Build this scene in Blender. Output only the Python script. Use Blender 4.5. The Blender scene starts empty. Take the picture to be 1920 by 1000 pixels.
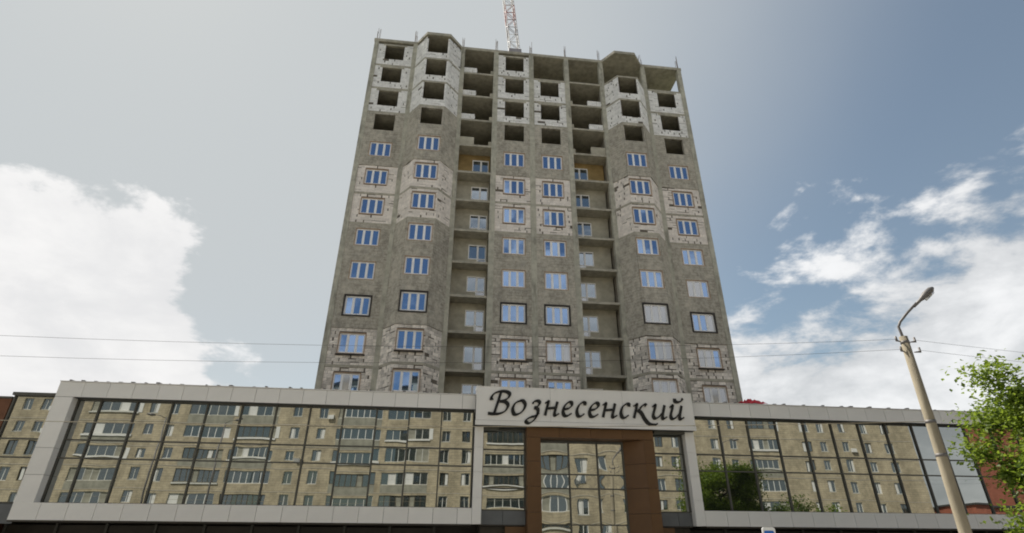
import bpy, math, random
from mathutils import Vector, Matrix
random.seed(7)
R = math.radians
SC = bpy.context.scene
COL = SC.collection

# ------------------------------------------------------------------ camera, world, sun, exposure
FPX, PITCH, ROLL, PSI = 1005.4, .4701, -.0066, .1135
CAMZ = 2.5
def ray(u, v):
    r2 = (u-960)/FPX; u2 = (500-v)/FPX
    cr, sr = math.cos(ROLL), math.sin(ROLL)
    r = r2*cr+u2*sr; up = -r2*sr+u2*cr
    c, s = math.cos(PITCH), math.sin(PITCH)
    y = c-up*s; z = s+up*c
    return Vector((r*math.cos(PSI)+y*math.sin(PSI), -r*math.sin(PSI)+y*math.cos(PSI), z))
cam = bpy.data.cameras.new('camera'); cam_o = bpy.data.objects.new('camera', cam); COL.objects.link(cam_o)
fw = ray(960, 500).normalized(); rt = (ray(961, 500)-ray(960, 500)).normalized(); upv = rt.cross(fw).normalized()
M = Matrix((rt, upv, -fw)).transposed().to_4x4(); M.translation = (0, 0, CAMZ)
cam_o.matrix_world = M
cam.sensor_width = 36; cam.lens = 36*FPX/1920; cam.clip_start = .1; cam.clip_end = 6000
SC.camera = cam_o

SUN_DIR = Vector((-.70*math.cos(R(52)), .714*math.cos(R(52)), math.sin(R(52)))).normalized()
sun = bpy.data.lights.new('sun', 'SUN'); sun.energy = 4.8; sun.angle = R(.6); sun.color = (1, .95, .86)
sun_o = bpy.data.objects.new('sun', sun); COL.objects.link(sun_o)
sun_o.rotation_euler = SUN_DIR.to_track_quat('Z', 'Y').to_euler()

SC.cycles.filter_width = 1.9
SC.view_settings.view_transform = 'Standard'; SC.view_settings.look = 'None'
SC.view_settings.exposure = 0.55; SC.view_settings.gamma = 1

class NT:
    """small helper to write node maths"""
    def __init__(s, tree): s.t = tree
    def n(s, typ, **kw):
        n = s.t.nodes.new(typ)
        for k, v in kw.items(): setattr(n, k, v)
        return n
    def link(s, a, b): s.t.links.new(a, b)
    def put(s, sock, v):
        if isinstance(v, bpy.types.NodeSocket): s.link(v, sock)
        else: sock.default_value = v
    def m(s, op, a, b=None, c=None, clamp=False):
        n = s.n('ShaderNodeMath', operation=op, use_clamp=clamp)
        s.put(n.inputs[0], a)
        if b is not None: s.put(n.inputs[1], b)
        if c is not None: s.put(n.inputs[2], c)
        return n.outputs[0]
    def ss(s, x, a, b, lo=0., hi=1.):
        n = s.n('ShaderNodeMapRange', interpolation_type='SMOOTHSTEP')
        s.put(n.inputs[0], x); s.put(n.inputs[1], a); s.put(n.inputs[2], b); s.put(n.inputs[3], lo); s.put(n.inputs[4], hi)
        return n.outputs[0]
    def mix(s, f, a, b, blend='MIX'):
        n = s.n('ShaderNodeMix', data_type='RGBA', blend_type=blend)
        s.put(n.inputs[0], f); s.put(n.inputs[6], a); s.put(n.inputs[7], b)
        return n.outputs[2]
    def noise(s, vec, scale, detail=4, rough=.5, dist=0., dims='3D'):
        n = s.n('ShaderNodeTexNoise', noise_dimensions=dims)
        if vec is not None: s.link(vec, n.inputs['Vector'])
        n.inputs['Scale'].default_value = scale; n.inputs['Detail'].default_value = detail
        n.inputs['Roughness'].default_value = rough; n.inputs['Distortion'].default_value = dist
        return n.outputs[0]
    def vscale(s, v, xyz):
        n = s.n('ShaderNodeVectorMath', operation='MULTIPLY'); s.link(v, n.inputs[0]); n.inputs[1].default_value = xyz
        return n.outputs[0]

world = bpy.data.worlds.new('World'); SC.world = world; world.use_nodes = True
wt = world.node_tree; wt.nodes.clear(); N = NT(wt)
sky = N.n('ShaderNodeTexSky', sky_type='NISHITA'); sky.sun_disc = False
sky.sun_elevation = math.asin(SUN_DIR.z); sky.sun_rotation = math.atan2(SUN_DIR.x, SUN_DIR.y)
sky.air_density = 1.0; sky.dust_density = 1.0; sky.ozone_density = .6; sky.altitude = 100
tc = N.n('ShaderNodeTexCoord'); D = tc.outputs['Generated']
sp = N.n('ShaderNodeSeparateXYZ'); N.link(D, sp.inputs[0])
az = N.m('MULTIPLY', N.m('ARCTAN2', sp.outputs[0], sp.outputs[1]), 57.2958)
el = N.m('MULTIPLY', N.m('ARCSINE', sp.outputs[2]), 57.2958)
Ds = N.vscale(D, (1, 1, 1.9))
n1 = N.noise(Ds, 5.0, 8, .58, .3)
n2 = N.noise(Ds, 16., 6, .6)
n3 = N.noise(N.vscale(D, (1, 1, 1.3)), 2.2, 4, .5)
nn = N.m('SUBTRACT', N.m('ADD', N.m('MULTIPLY', n1, 1.0), N.m('MULTIPLY', n2, .35)), .675)
# dense cloud bank towards the sun side
azl = N.m('ADD', N.m('MULTIPLY', N.m('SUBTRACT', el, 12.5), -.36), -22.8)
e1 = N.m('SUBTRACT', azl, az)
e2 = N.m('SUBTRACT', N.m('ADD', 26.6, N.m('MULTIPLY', N.m('ADD', az, 30.), .12)), el)
sd = N.m('SMOOTH_MIN', e1, e2, 3.0)
bank = N.ss(N.m('ADD', sd, N.m('MULTIPLY', nn, 15.)), -.6, 1.2)
# broken cumulus round the rest of the horizon
top = N.m('ADD', 21.0, N.m('MULTIPLY', N.ss(az, 28., 60.), 9.0))
top = N.m('SUBTRACT', top, N.m('MULTIPLY', N.m('EXPONENT', N.m('MULTIPLY', N.m('POWER', N.m('MULTIPLY', N.m('ADD', az, 4.), .045), 2.), -1.)), 16.))
bk = N.m('ADD', N.m('MULTIPLY', N.m('SUBTRACT', top, el), .030), N.m('MULTIPLY', nn, 1.35))
cum = N.ss(N.m('ADD', bk, N.m('MULTIPLY', N.m('SUBTRACT', n3, .5), .5)), -.06, .16)
# thin high veil that is densest round the sun
sd3 = N.n('ShaderNodeVectorMath', operation='DOT_PRODUCT'); N.link(D, sd3.inputs[0]); sd3.inputs[1].default_value = SUN_DIR
veil = N.m('MULTIPLY', N.ss(N.m('ADD', sd3.outputs['Value'], N.m('MULTIPLY', N.m('SUBTRACT', n3, .5), .10)), .36, .90, .12, .94), 1.0)
shade = N.ss(N.m('ADD', n1, N.m('MULTIPLY', n2, .3)), .48, .86)
SKY_STR = .082
skyc = N.mix(1., sky.outputs[0], (SKY_STR*1.02, SKY_STR*1.02, SKY_STR*.90, 1), 'MULTIPLY')
c0 = N.mix(veil, skyc, (.395, .415, .42, 1))
ccol = N.mix(shade, (.42, .43, .44, 1), (.68, .68, .68, 1))
c1 = N.mix(N.m('MULTIPLY', cum, .9), c0, ccol)
bcol = N.mix(shade, (.55, .55, .555, 1), (.64, .635, .63, 1))
c2 = N.mix(N.m('MULTIPLY', bank, .96), c1, bcol)
bg = N.n('ShaderNodeBackground'); N.link(c2, bg.inputs[0]); bg.inputs[1].default_value = 1.0
wo = N.n('ShaderNodeOutputWorld'); N.link(bg.outputs[0], wo.inputs[0])

# ------------------------------------------------------------------ helpers
class MB:
    def __init__(s): s.v = []; s.f = []
    def box(s, x0, x1, y0, y1, z0, z1):
        b = len(s.v)
        s.v += [(x0,y0,z0),(x1,y0,z0),(x1,y1,z0),(x0,y1,z0),(x0,y0,z1),(x1,y0,z1),(x1,y1,z1),(x0,y1,z1)]
        s.f += [tuple(b+i for i in q) for q in ((3,2,1,0),(4,5,6,7),(0,1,5,4),(1,2,6,5),(2,3,7,6),(3,0,4,7))]
        return s
    def fbox(s, F, a0, a1, d0, d1, z0, z1):
        O, u, n = F; b = len(s.v)
        for z in (z0, z1):
            for a, d in ((a0,d1),(a1,d1),(a1,d0),(a0,d0)):
                s.v.append((O[0]+u[0]*a+n[0]*d, O[1]+u[1]*a+n[1]*d, z))
        s.f += [tuple(b+i for i in q) for q in ((3,2,1,0),(4,5,6,7),(0,1,5,4),(1,2,6,5),(2,3,7,6),(3,0,4,7))]
        return s
    def prism(s, poly, z0, z1):
        b = len(s.v); n = len(poly)
        s.v += [(x, y, z0) for x, y in poly]+[(x, y, z1) for x, y in poly]
        s.f.append(tuple(b+i for i in range(n))[::-1]); s.f.append(tuple(b+n+i for i in range(n)))
        for i in range(n):
            j = (i+1) % n; s.f.append((b+i, b+j, b+n+j, b+n+i))
        return s
    def tube(s, pts, rad, n=8, cap=True):
        pts = [Vector(p) for p in pts]; b = len(s.v)
        if not isinstance(rad, (list, tuple)): rad = [rad]*len(pts)
        ref = Vector((.13, .97, .2))
        for i, p in enumerate(pts):
            t = (pts[min(i+1, len(pts)-1)]-pts[max(i-1, 0)]).normalized()
            a = t.cross(ref)
            if a.length < .05: a = t.cross(Vector((1, 0, 0)))
            a.normalize(); c = t.cross(a)
            for k in range(n):
                w = 2*math.pi*k/n
                s.v.append(tuple(p+(a*math.cos(w)+c*math.sin(w))*rad[i]))
        for i in range(len(pts)-1):
            for k in range(n):
                j = (k+1) % n
                s.f.append((b+i*n+k, b+i*n+j, b+(i+1)*n+j, b+(i+1)*n+k))
        if cap:
            s.f.append(tuple(b+k for k in range(n))[::-1]); e = b+(len(pts)-1)*n
            s.f.append(tuple(e+k for k in range(n)))
        return s
    def mesh(s, name, mat, smooth=False):
        me = bpy.data.meshes.new(name); me.from_pydata(s.v, [], s.f); me.validate(); me.update()
        if mat: me.materials.append(mat)
        if smooth: me.polygons.foreach_set('use_smooth', [True]*len(me.polygons))
        return me
    def build(s, name, mat, parent=None, smooth=False):
        return obj(name, s.mesh(name, mat, smooth), parent)
def obj(name, me, parent=None, loc=None, rotz=0, rot=None, scale=None):
    o = bpy.data.objects.new(name, me); COL.objects.link(o)
    if parent: o.parent = parent
    if loc: o.location = loc
    if rotz: o.rotation_euler = (0, 0, rotz)
    if rot: o.rotation_euler = rot
    if scale: o.scale = scale
    return o
def thing(name, label, cat, loc=(0, 0, 0), group=None):
    o = obj(name, None, None, loc); return tag(o, label, cat, group)
def tag(o, label, cat, group=None):
    o['label'] = label; o['category'] = cat
    if group: o['group'] = group
    return o
def struct(o): o['kind'] = 'structure'; return o

def mat(name, col, rough=.8, var=.25, scale=3., bump=0., bscale=20., spec=.3, metal=0., island=0., stretch=(1,1,1), stain=0.):
    m = bpy.data.materials.new(name); m.use_nodes = True; t = m.node_tree; n = NT(t)
    b = t.nodes['Principled BSDF']; b.inputs['Roughness'].default_value = rough
    b.inputs['Specular IOR Level'].default_value = spec; b.inputs['Metallic'].default_value = metal
    tc = n.n('ShaderNodeTexCoord'); v = n.vscale(tc.outputs['Object'], stretch)
    c = col+(1,) if len(col) == 3 else col
    a = n.noise(v, scale, 6, .6); a2 = n.noise(v, scale*.23, 3, .5)
    f = n.m('ADD', n.m('MULTIPLY', a, .65), n.m('MULTIPLY', a2, .35))
    f = n.ss(f, .32, .68, 1-var, 1+var)
    if island:
        g = n.n('ShaderNodeNewGeometry'); oi = n.n('ShaderNodeObjectInfo')
        r = n.m('FRACT', n.m('ADD', g.outputs['Random Per Island'], n.m('MULTIPLY', oi.outputs['Random'], 7.3)))
        f = n.m('MULTIPLY', f, n.ss(r, 0, 1, 1-island, 1+island*.6))
    k = n.mix(1., c, f, 'MULTIPLY')
    if stain:
        st = n.noise(n.vscale(tc.outputs['Object'], (1.2, 1.2, .22)), 1.6, 5, .65)
        k = n.mix(n.ss(st, .5, .72, 0, stain), k, (.035, .032, .027, 1))
    n.link(k, b.inputs['Base Color'])
    if bump:
        bp = n.n('ShaderNodeBump'); bp.inputs['Strength'].default_value = bump; bp.inputs['Distance'].default_value = .03
        n.link(n.noise(tc.outputs['Object'], bscale, 5, .65), bp.inputs['Height']); n.link(bp.outputs[0], b.inputs['Normal'])
    return m
def glassmat(name, tint, refl, body, rough=.0, wob=0., wscale=.8):
    m = bpy.data.materials.new(name); m.use_nodes = True; t = m.node_tree; n = NT(t); t.nodes.remove(t.nodes['Principled BSDF'])
    g = n.n('ShaderNodeBsdfGlossy'); g.inputs['Color'].default_value = tint+(1,); g.inputs['Roughness'].default_value = rough
    d = n.n('ShaderNodeBsdfDiffuse'); d.inputs['Color'].default_value = body+(1,)
    mx = n.n('ShaderNodeMixShader'); n.link(d.outputs[0], mx.inputs[1]); n.link(g.outputs[0], mx.inputs[2])
    fr = n.n('ShaderNodeFresnel'); fr.inputs[0].default_value = 1.5
    n.link(n.m('ADD', n.m('MULTIPLY', fr.outputs[0], 1-refl), refl, clamp=True), mx.inputs[0])
    if wob:
        tcn = n.n('ShaderNodeTexCoord'); bp = n.n('ShaderNodeBump'); bp.inputs['Strength'].default_value = 1.; bp.inputs['Distance'].default_value = wob
        n.link(n.noise(tcn.outputs['Object'], wscale, 2, .4), bp.inputs['Height'])
        n.link(bp.outputs[0], g.inputs['Normal'])
    n.link(mx.outputs[0], t.nodes['Material Output'].inputs[0])
    return m

def plaster_mat(name, col):
    m = bpy.data.materials.new(name); m.use_nodes = True; t = m.node_tree; n = NT(t)
    b = t.nodes['Principled BSDF']; b.inputs['Roughness'].default_value = .95; b.inputs['Specular IOR Level'].default_value = .15
    tc = n.n('ShaderNodeTexCoord'); P = tc.outputs['Object']
    a = n.noise(P, 2.6, 8, .72); a2 = n.noise(n.vscale(P, (1, 1, .45)), .7, 4, .55); a3 = n.noise(n.vscale(P, (1, 1, 2.)), 9., 4, .7)
    f = n.ss(n.m('ADD', n.m('MULTIPLY', a, .5), n.m('ADD', n.m('MULTIPLY', a2, .25), n.m('MULTIPLY', a3, .25))), .36, .64, .62, 1.34)
    # ghost of the block courses below the thin render
    s = n.n('ShaderNodeSeparateXYZ'); n.link(P, s.inputs[0]); cb = n.n('ShaderNodeCombineXYZ')
    n.link(n.m('ADD', s.outputs[0], n.m('MULTIPLY', s.outputs[1], .8)), cb.inputs[0]); n.link(s.outputs[2], cb.inputs[1])
    br = n.n('ShaderNodeTexBrick'); n.link(cb.outputs[0], br.inputs[0]); br.inputs['Scale'].default_value = 1
    br.inputs['Brick Width'].default_value = .6; br.inputs['Row Height'].default_value = .25; br.inputs['Mortar Size'].default_value = .018; br.inputs['Mortar Smooth'].default_value = .6
    g = n.m('MULTIPLY', br.outputs['Fac'], n.ss(n.noise(P, 1.1, 3), .42, .62, .0, .45))
    f = n.m('MULTIPLY', f, n.m('SUBTRACT', 1., g))
    k = n.mix(1., col+(1,), f, 'MULTIPLY')
    k = n.mix(n.ss(n.noise(P, .9, 5, .7), .56, .7, 0, .4), k, (.34, .33, .30, 1))
    n.link(k, b.inputs['Base Color'])
    bp = n.n('ShaderNodeBump'); bp.inputs['Strength'].default_value = .7; bp.inputs['Distance'].default_value = .04
    n.link(n.m('SUBTRACT', a, n.m('MULTIPLY', g, .5)), bp.inputs['Height']); n.link(bp.outputs[0], b.inputs['Normal'])
    return m

MT = dict(
    plaster=plaster_mat('grey_render', (.43, .395, .33)),
    plaster_in=mat('balcony_render', (.42, .39, .31), .95, .2, 1.5, .4, 8),
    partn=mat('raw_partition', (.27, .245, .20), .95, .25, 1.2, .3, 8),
    ochre=mat('ochre_render', (.33, .23, .10), .95, .25, 1.2, .3, 8),
    concrete=mat('concrete', (.44, .42, .345), .9, .22, 2.2, .4, 14, stain=.5),
    slab=mat('slab_concrete', (.40, .37, .30), .9, .25, 2.5, .4, 14),
    block_w=mat('aerated_block', (.82, .80, .77), .9, .12, 5, .5, 25, island=.10),
    block_c=mat('cream_block', (.78, .71, .64), .9, .14, 5, .5, 25, island=.10),
    block_d=mat('weathered_block', (.80, .73, .65), .9, .22, 3, .6, 18, island=.26, stain=.2),
    mortar=mat('mortar', (.15, .13, .105), .95, .3, 5),
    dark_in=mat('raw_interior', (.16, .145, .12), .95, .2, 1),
    pvc=mat('white_pvc', (.86, .85, .84), .4, .05, 3),
    foam=mat('orange_foam', (.38, .27, .19), .9, .3, 9),
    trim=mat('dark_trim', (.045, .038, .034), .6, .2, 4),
    tglass=glassmat('window_glass', (.42, .60, .92), .55, (.012, .02, .04), .0, .004, .7),
    palegl=glassmat('pale_glass', (.9, .92, .95), .28, (.33, .33, .34), .08),  # paler glass with a grey body and weaker reflection
    dglass=glassmat('balcony_glass', (.8, .9, 1.0), .32, (.015, .02, .028), .0),
    rebar=mat('rebar', (.10, .075, .06), .8, .3, 6),
    panel=mat('composite_panel', (.74, .72, .69), .45, .05, .8, spec=.4, island=.035),
    panel_b=mat('panel_backing', (.10, .10, .10), .8, .1),
    mull=mat('dark_mullion', (.085, .082, .07), .5, .1),
    mirror=glassmat('mirror_glass', (.58, .60, .58), .64, (.025, .027, .025), .0, .0015, .55),
    brownp=mat('brown_panel', (.125, .064, .026), .5, .12, 1.2, spec=.3, island=.06),
    greyp=mat('grey_panel', (.13, .135, .14), .5, .1, 1.5, island=.08),
    blackt=mat('black_letter', (.012, .012, .012), .4, .1),
    dshop=mat('shopfront_shade', (.045, .038, .03), .5, .3, .8),  # shade of the recessed ground floor put into the base colour
    brownw=mat('brown_brick', (.15, .07, .04), .85, .2, 3, .3),
    pole=mat('pole_concrete', (.30, .26, .19), .9, .25, 3, .3, 30, stain=.35, stretch=(1,1,.3)),
    steel=mat('grey_steel', (.16, .15, .145), .55, .15, 6, metal=.3),
    wire=mat('wire', (.03, .03, .03), .7, .1),
    redp=mat('crane_red', (.34, .13, .12), .6, .2, 4), whitep=mat('crane_white', (.55, .53, .54), .6, .2, 4), craneg=mat('crane_grey', (.30, .28, .30), .6, .2, 4),
    bark=mat('bark', (.10, .075, .055), .95, .35, 6, .8, 25, stretch=(1,1,.25)),
    asphalt=mat('asphalt', (.055, .055, .056), .9, .25, 5, .3, 60),
    paving=mat('paving', (.36, .35, .32), .9, .15, 2, .2, 30),
    kerb=mat('kerb_stone', (.32, .31, .29), .9, .15, 4),
    grass=mat('ground_soil', (.09, .10, .05), .95, .3, .4),
    paint=mat('road_paint', (.7, .7, .68), .7, .15, 8),
    signblue=mat('sign_blue', (.03, .16, .55), .4, .05), signwhite=mat('sign_white', (.8, .8, .8), .4, .04),
    redcloth=mat('red_tarpaulin', (.50, .035, .05), .7, .25, 5),
    roofd=mat('roof_felt', (.06, .06, .06), .95, .2, 2),
    redbrick=mat('red_brick', (.34, .12, .08), .9, .2, 2, .3), stonew=mat('pale_trim', (.5, .46, .4), .9, .1),
    bglass=glassmat('flat_glass', (.85, .95, 1.), .22, (.035, .045, .045), .0),
    bframe=mat('flat_frame', (.6, .59, .55), .6, .1), bframe_d=mat('flat_frame_brown', (.10, .085, .06), .7, .2),
    bwhite=mat('white_sheet', (.75, .74, .72), .6, .06), bsheet=mat('loggia_sheet', (.30, .29, .24), .8, .2, 1.5),
)
def brick_wall_mat():
    m = bpy.data.materials.new('cream_brick'); m.use_nodes = True; t = m.node_tree; n = NT(t)
    b = t.nodes['Principled BSDF']; b.inputs['Roughness'].default_value = .9; b.inputs['Specular IOR Level'].default_value = .2
    tc = n.n('ShaderNodeTexCoord'); P = tc.outputs['Object']
    s = n.n('ShaderNodeSeparateXYZ'); n.link(P, s.inputs[0]); cb = n.n('ShaderNodeCombineXYZ')
    n.link(n.m('ADD', s.outputs[0], s.outputs[1]), cb.inputs[0]); n.link(s.outputs[2], cb.inputs[1])
    br = n.n('ShaderNodeTexBrick'); n.link(cb.outputs[0], br.inputs[0]); br.inputs['Scale'].default_value = 1
    br.inputs['Brick Width'].default_value = .8; br.inputs['Row Height'].default_value = .28; br.inputs['Mortar Size'].default_value = .02
    br.inputs['Color1'].default_value = (.50, .425, .30, 1); br.inputs['Color2'].default_value = (.43, .37, .265, 1); br.inputs['Mortar'].default_value = (.31, .27, .21, 1)
    f = n.ss(n.m('ADD', n.m('MULTIPLY', n.noise(P, 1.2, 6, .65), .6), n.m('MULTIPLY', n.noise(n.vscale(P, (1, 1, .2)), .5, 4), .4)), .34, .66, .72, 1.2)
    n.link(n.mix(1., br.outputs['Color'], f, 'MULTIPLY'), b.inputs['Base Color'])
    return m
MT['cream'] = brick_wall_mat()
def leaf_mat(name, c1, c2):
    m = bpy.data.materials.new(name); m.use_nodes = True; t = m.node_tree; n = NT(t)
    b = t.nodes['Principled BSDF']; b.inputs['Roughness'].default_value = .5
    g = n.n('ShaderNodeNewGeometry'); k = n.mix(g.outputs['Random Per Island'], c1+(1,), c2+(1,))
    n.link(k, b.inputs['Base Color'])
    tr = n.n('ShaderNodeBsdfTranslucent'); n.link(n.mix(.6, k, (.32, .42, .04, 1)), tr.inputs[0])
    mx = n.n('ShaderNodeMixShader'); mx.inputs[0].default_value = .5
    n.link(b.outputs[0], mx.inputs[1]); n.link(tr.outputs[0], mx.inputs[2]); n.link(mx.outputs[0], t.nodes['Material Output'].inputs[0])
    return m
MT['leaf'] = leaf_mat('leaf', (.06, .11, .015), (.20, .27, .035))
MT['leaf_d'] = leaf_mat('leaf_dark', (.03, .06, .015), (.07, .11, .03))

# ------------------------------------------------------------------ the ground
struct(MB().box(-2500, 2500, -2500, 2500, -.5, -.02).build('ground', MT['grass']))
struct(MB().box(-400, 400, -7, 7, -.3, 0).build('road', MT['asphalt']))
struct(MB().box(-400, 400, 7.3, 24.6, -.3, .13).build('pavement', MT['paving']))
struct(MB().box(-400, 400, -13, -7.3, -.3, .13).build('pavement', MT['paving']))
for y in (7.0, -7.3):
    struct(MB().box(-400, 400, y, y+.3, -.3, .15).build('kerb', MT['kerb']))
mk = MB()
for i in range(-30, 30): mk.box(i*6., i*6.+3, -.07, .07, .0005, .004)
struct(mk.build('road_marking', MT['paint']))

# ------------------------------------------------------------------ the unfinished tower
T = 38.82; DEP = 14.0; BAYP = 1.37
XC = [-9.47, -5.42, -.70, 2.68, 6.25, 9.87, 13.5, 18.0, 22.2]
BF = {2: (-4.25, -1.98), 7: (14.62, 16.72)}
def FL(k): return 31.63-3*(k-5)          # floor level of storey k, counted down from the top
tower = thing('apartment_tower', 'unfinished grey concrete apartment tower of bare blocks rising behind the shopping centre', 'building', (6.4, T+7, 0))
tower.location = (0, 0, 0)
def outline(off, back=DEP):
    o = off
    p = [(XC[0]-o-.0, T-o), (XC[1]+.1, T-o), (BF[2][0]-o*.3, T-BAYP-o), (BF[2][1]+o*.3, T-BAYP-o), (XC[2]-.1, T-o), (XC[6]+.1, T-o), (BF[7][0]-o*.3, T-BAYP-o), (BF[7][1]+o*.3, T-BAYP-o), (XC[7]-.1, T-o), (XC[8]+o, T-o), (XC[8]+o, T+back), (XC[0]-o, T+back)]
    return p
for k in range(0, 13):
    z = FL(k) if k else FL(0)+.40
    t = .20 if k else .34
    MB().prism(outline(.0 if k else .06), z-t, z).build('roof_slab' if k == 0 else 'floor_slab', MT['slab'], tower)
ZB = FL(12)-.2
for i, x in enumerate(XC):
    w = .23 if 0 < i < 8 else .2
    x0, x1 = (x, x+.42) if i == 0 else ((x-.42, x) if i == 8 else (x-w, x+w))
    MB().box(x0, x1, T-.06, T+.42, 0, FL(0)+.06).build('column', MT['concrete'], tower)
    MB().box(x0+.02, x1-.02, T+6.2, T+6.6, 0, FL(0)+.06).build('column', MT['concrete'], tower)
    MB().box(x0+.02, x1-.02, T+DEP-.5, T+DEP-.1, 0, FL(0)+.06).build('column', MT['concrete'], tower)
    for q in range(5):
        h = random.uniform(1.0, 2.1); bx = x0+.05+random.random()*.34; by = T+.05+random.random()*.35
        MB().tube([(bx, by, FL(0)+.4), (bx+random.uniform(-.05, .05), by, FL(0)+.4+h)], .022, 5).build('rebar', MT['rebar'], tower)
# inner walls that close the rooms off
for i, x in enumerate(XC):
    ztop = FL(0)+.06 if i in (0, 1, 2, 3) else (FL(1)-.2 if i != 4 else FL(0)+.06)
    if i == 8: ztop = FL(1)-.2
    xx = x+.12 if i == 0 else (x-.12 if i == 8 else x)
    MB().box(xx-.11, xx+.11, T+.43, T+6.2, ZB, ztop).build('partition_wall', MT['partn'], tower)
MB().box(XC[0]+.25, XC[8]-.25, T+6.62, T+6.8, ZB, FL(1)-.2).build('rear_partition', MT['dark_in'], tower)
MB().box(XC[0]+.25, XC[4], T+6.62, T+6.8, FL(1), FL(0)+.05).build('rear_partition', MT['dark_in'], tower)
# blind sides, back and base
for x0, x1 in ((XC[0]-.03, XC[0]+.2), (XC[8]-.2, XC[8]+.03)):
    zt = FL(1)-.0 if x0 > 0 else FL(0)+.05
    MB().box(x0, x1, T+.44 if x0 > 0 else T+.43, T+DEP-.52, 7.5, zt).build('side_wall', MT['plaster'], tower)
MB().box(XC[0], XC[8], T+DEP-.08, T+DEP+.03, 0, FL(1)).build('rear_wall', MT['plaster'], tower)
MB().box(XC[0]+.03, XC[8]-.03, T+.5, T+DEP-.6, 0, ZB-.02).build('base_wall', MT['plaster'], tower)

def facet(p, q):
    u = Vector((q[0]-p[0], q[1]-p[1])); L = u.length; u.normalize(); n = Vector((u.y, -u.x))
    return ((p, u, n), L)
BLOCKS = []      # (facet, a0, a1, z0, z1, kind, depth)
def infill(F, L, k, kind, op=None):
    """wall of one bay of one storey; op = (a0, a1, z0, z1) opening"""
    zf = FL(k); zc = zf+2.8
    if kind == 'plaster':
        m = MB(); lo, hi, d0, d1 = zf-.2, zc, -.25, .035
        if op:
            a0, a1, z0, z1 = op
            m.fbox(F, 0, a0, d0, d1, lo, hi); m.fbox(F, a1, L, d0, d1, lo, hi); m.fbox(F, a0, a1, d0, d1, lo, z0); m.fbox(F, a0, a1, d0, d1, z1, hi)
        else: m.fbox(F, 0, L, d0, d1, lo, hi)
        m.build('wall_panel', MT['plaster'], tower); return
    # mortar bed behind the blocks
    m = MB(); d0, d1 = -.25, -.055
    if op:
        a0, a1, z0, z1 = op
        m.fbox(F, 0, a0, d0, d1, zf, zc); m.fbox(F, a1, L, d0, d1, zf, zc); m.fbox(F, a0, a1, d0, d1, zf, z0)
        if z1 < zc-.02: m.fbox(F, a0, a1, d0, d1, z1, zc)
    else: m.fbox(F, 0, L, d0, d1, zf, zc)
    m.build('mortar_bed', MT['mortar'], tower)
    H = .2545; rows = 11; wide = {'block_w': .24, 'block_c': .26, 'block_d': .42}[kind]
    for r in range(rows):
        z0 = zf+r*H; z1 = z0+H-(.004 if kind != 'block_d' else .018)
        segs = [(0., L)]
        if op and z1 > op[2]+.06 and z0 < op[3]-.06: segs = [(0., op[0]), (op[1], L)]
        for s0, s1 in segs:
            a = s0; first = True
            while a < s1-.05:
                w = random.uniform(.26, .5) if first and r % 2 else random.uniform(.52, .63)
                first = False
                b = min(a+w, s1)
                if s1-b < .14: b = s1
                gap = random.uniform(.06, .12) if random.random() < wide else .005
                if kind == 'block_d': gap += .012
                e = b-gap if b < s1 else b
                zz1 = z1-(random.uniform(.03, .08) if random.random() < .12 else 0)
                if random.random() > .015: BLOCKS.append((F, a+.004, max(e, a+.08), z0, zz1, kind, random.uniform(-.03, -.012)))
                a = b
KIND = {1: 'block_w', 2: 'block_w', 3: 'block_w', 4: 'plaster', 5: 'plaster', 6: 'block_c', 7: 'block_c', 8: 'plaster', 9: 'plaster', 10: 'plaster', 11: 'block_d', 12: 'block_d'}
WCX = {1: -7.40, 2: -3.115, 4: 4.56, 5: 8.06, 7: 15.62, 8: 20.12}
# shared window meshes (local: x along wall, -y outwards, z up, origin in the middle)
WW, WH = 1.88, 1.54
def ring(mb, w, h, t, y0, y1):
    mb.box(-w/2, w/2, y0, y1, -h/2, -h/2+t); mb.box(-w/2, w/2, y0, y1, h/2-t, h/2)
    mb.box(-w/2, -w/2+t, y0, y1, -h/2+t, h/2-t); mb.box(w/2-t, w/2, y0, y1, -h/2+t, h/2-t)
wf = MB(); ring(wf, WW, WH, .12, 0, .08)
for x in (-.315, .315): wf.box(x-.095, x+.095, .004, .076, -WH/2+.12, WH/2-.12)
W_FRAME = wf.mesh('window', MT['pvc'])
PW, PH = .45, WH-.22
W_PANE = MB().box(-PW/2, PW/2, 0, .02, -PH/2, PH/2).mesh('pane', MT['tglass'])
W_PANE_F = MB().box(-PW/2, PW/2, 0, .02, -PH/2, PH/2).mesh('pane', MT['palegl'])
rf = MB(); ring(rf, WW+.09, WH+.09, .06, -.088, .04); W_FOAM = rf.mesh('foam_seal', MT['foam'])
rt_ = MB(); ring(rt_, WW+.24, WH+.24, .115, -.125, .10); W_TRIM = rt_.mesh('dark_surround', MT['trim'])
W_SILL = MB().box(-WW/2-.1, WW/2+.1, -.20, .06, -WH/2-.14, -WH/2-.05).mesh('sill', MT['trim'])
def tower_window(cx, y, z, k, c):
    w = obj('window', W_FRAME, tower, (cx, y, z))
    palegl = (c == 8 and k >= 9) or (c == 7 and k >= 10) or (c == 5 and k == 11) or (c == 1 and k == 12)
    for i, x in enumerate((-.60, 0, .60)):
        p = obj('pane', W_PANE_F if palegl and random.random() < .85 else W_PANE, w, (x, .03, 0), rot=(R(random.uniform(-.8, .8)), 0, R(random.uniform(-1.2, 1.2))))
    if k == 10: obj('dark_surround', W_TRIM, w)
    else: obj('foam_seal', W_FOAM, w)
    if k == 11: obj('sill', W_SILL, w)
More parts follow.
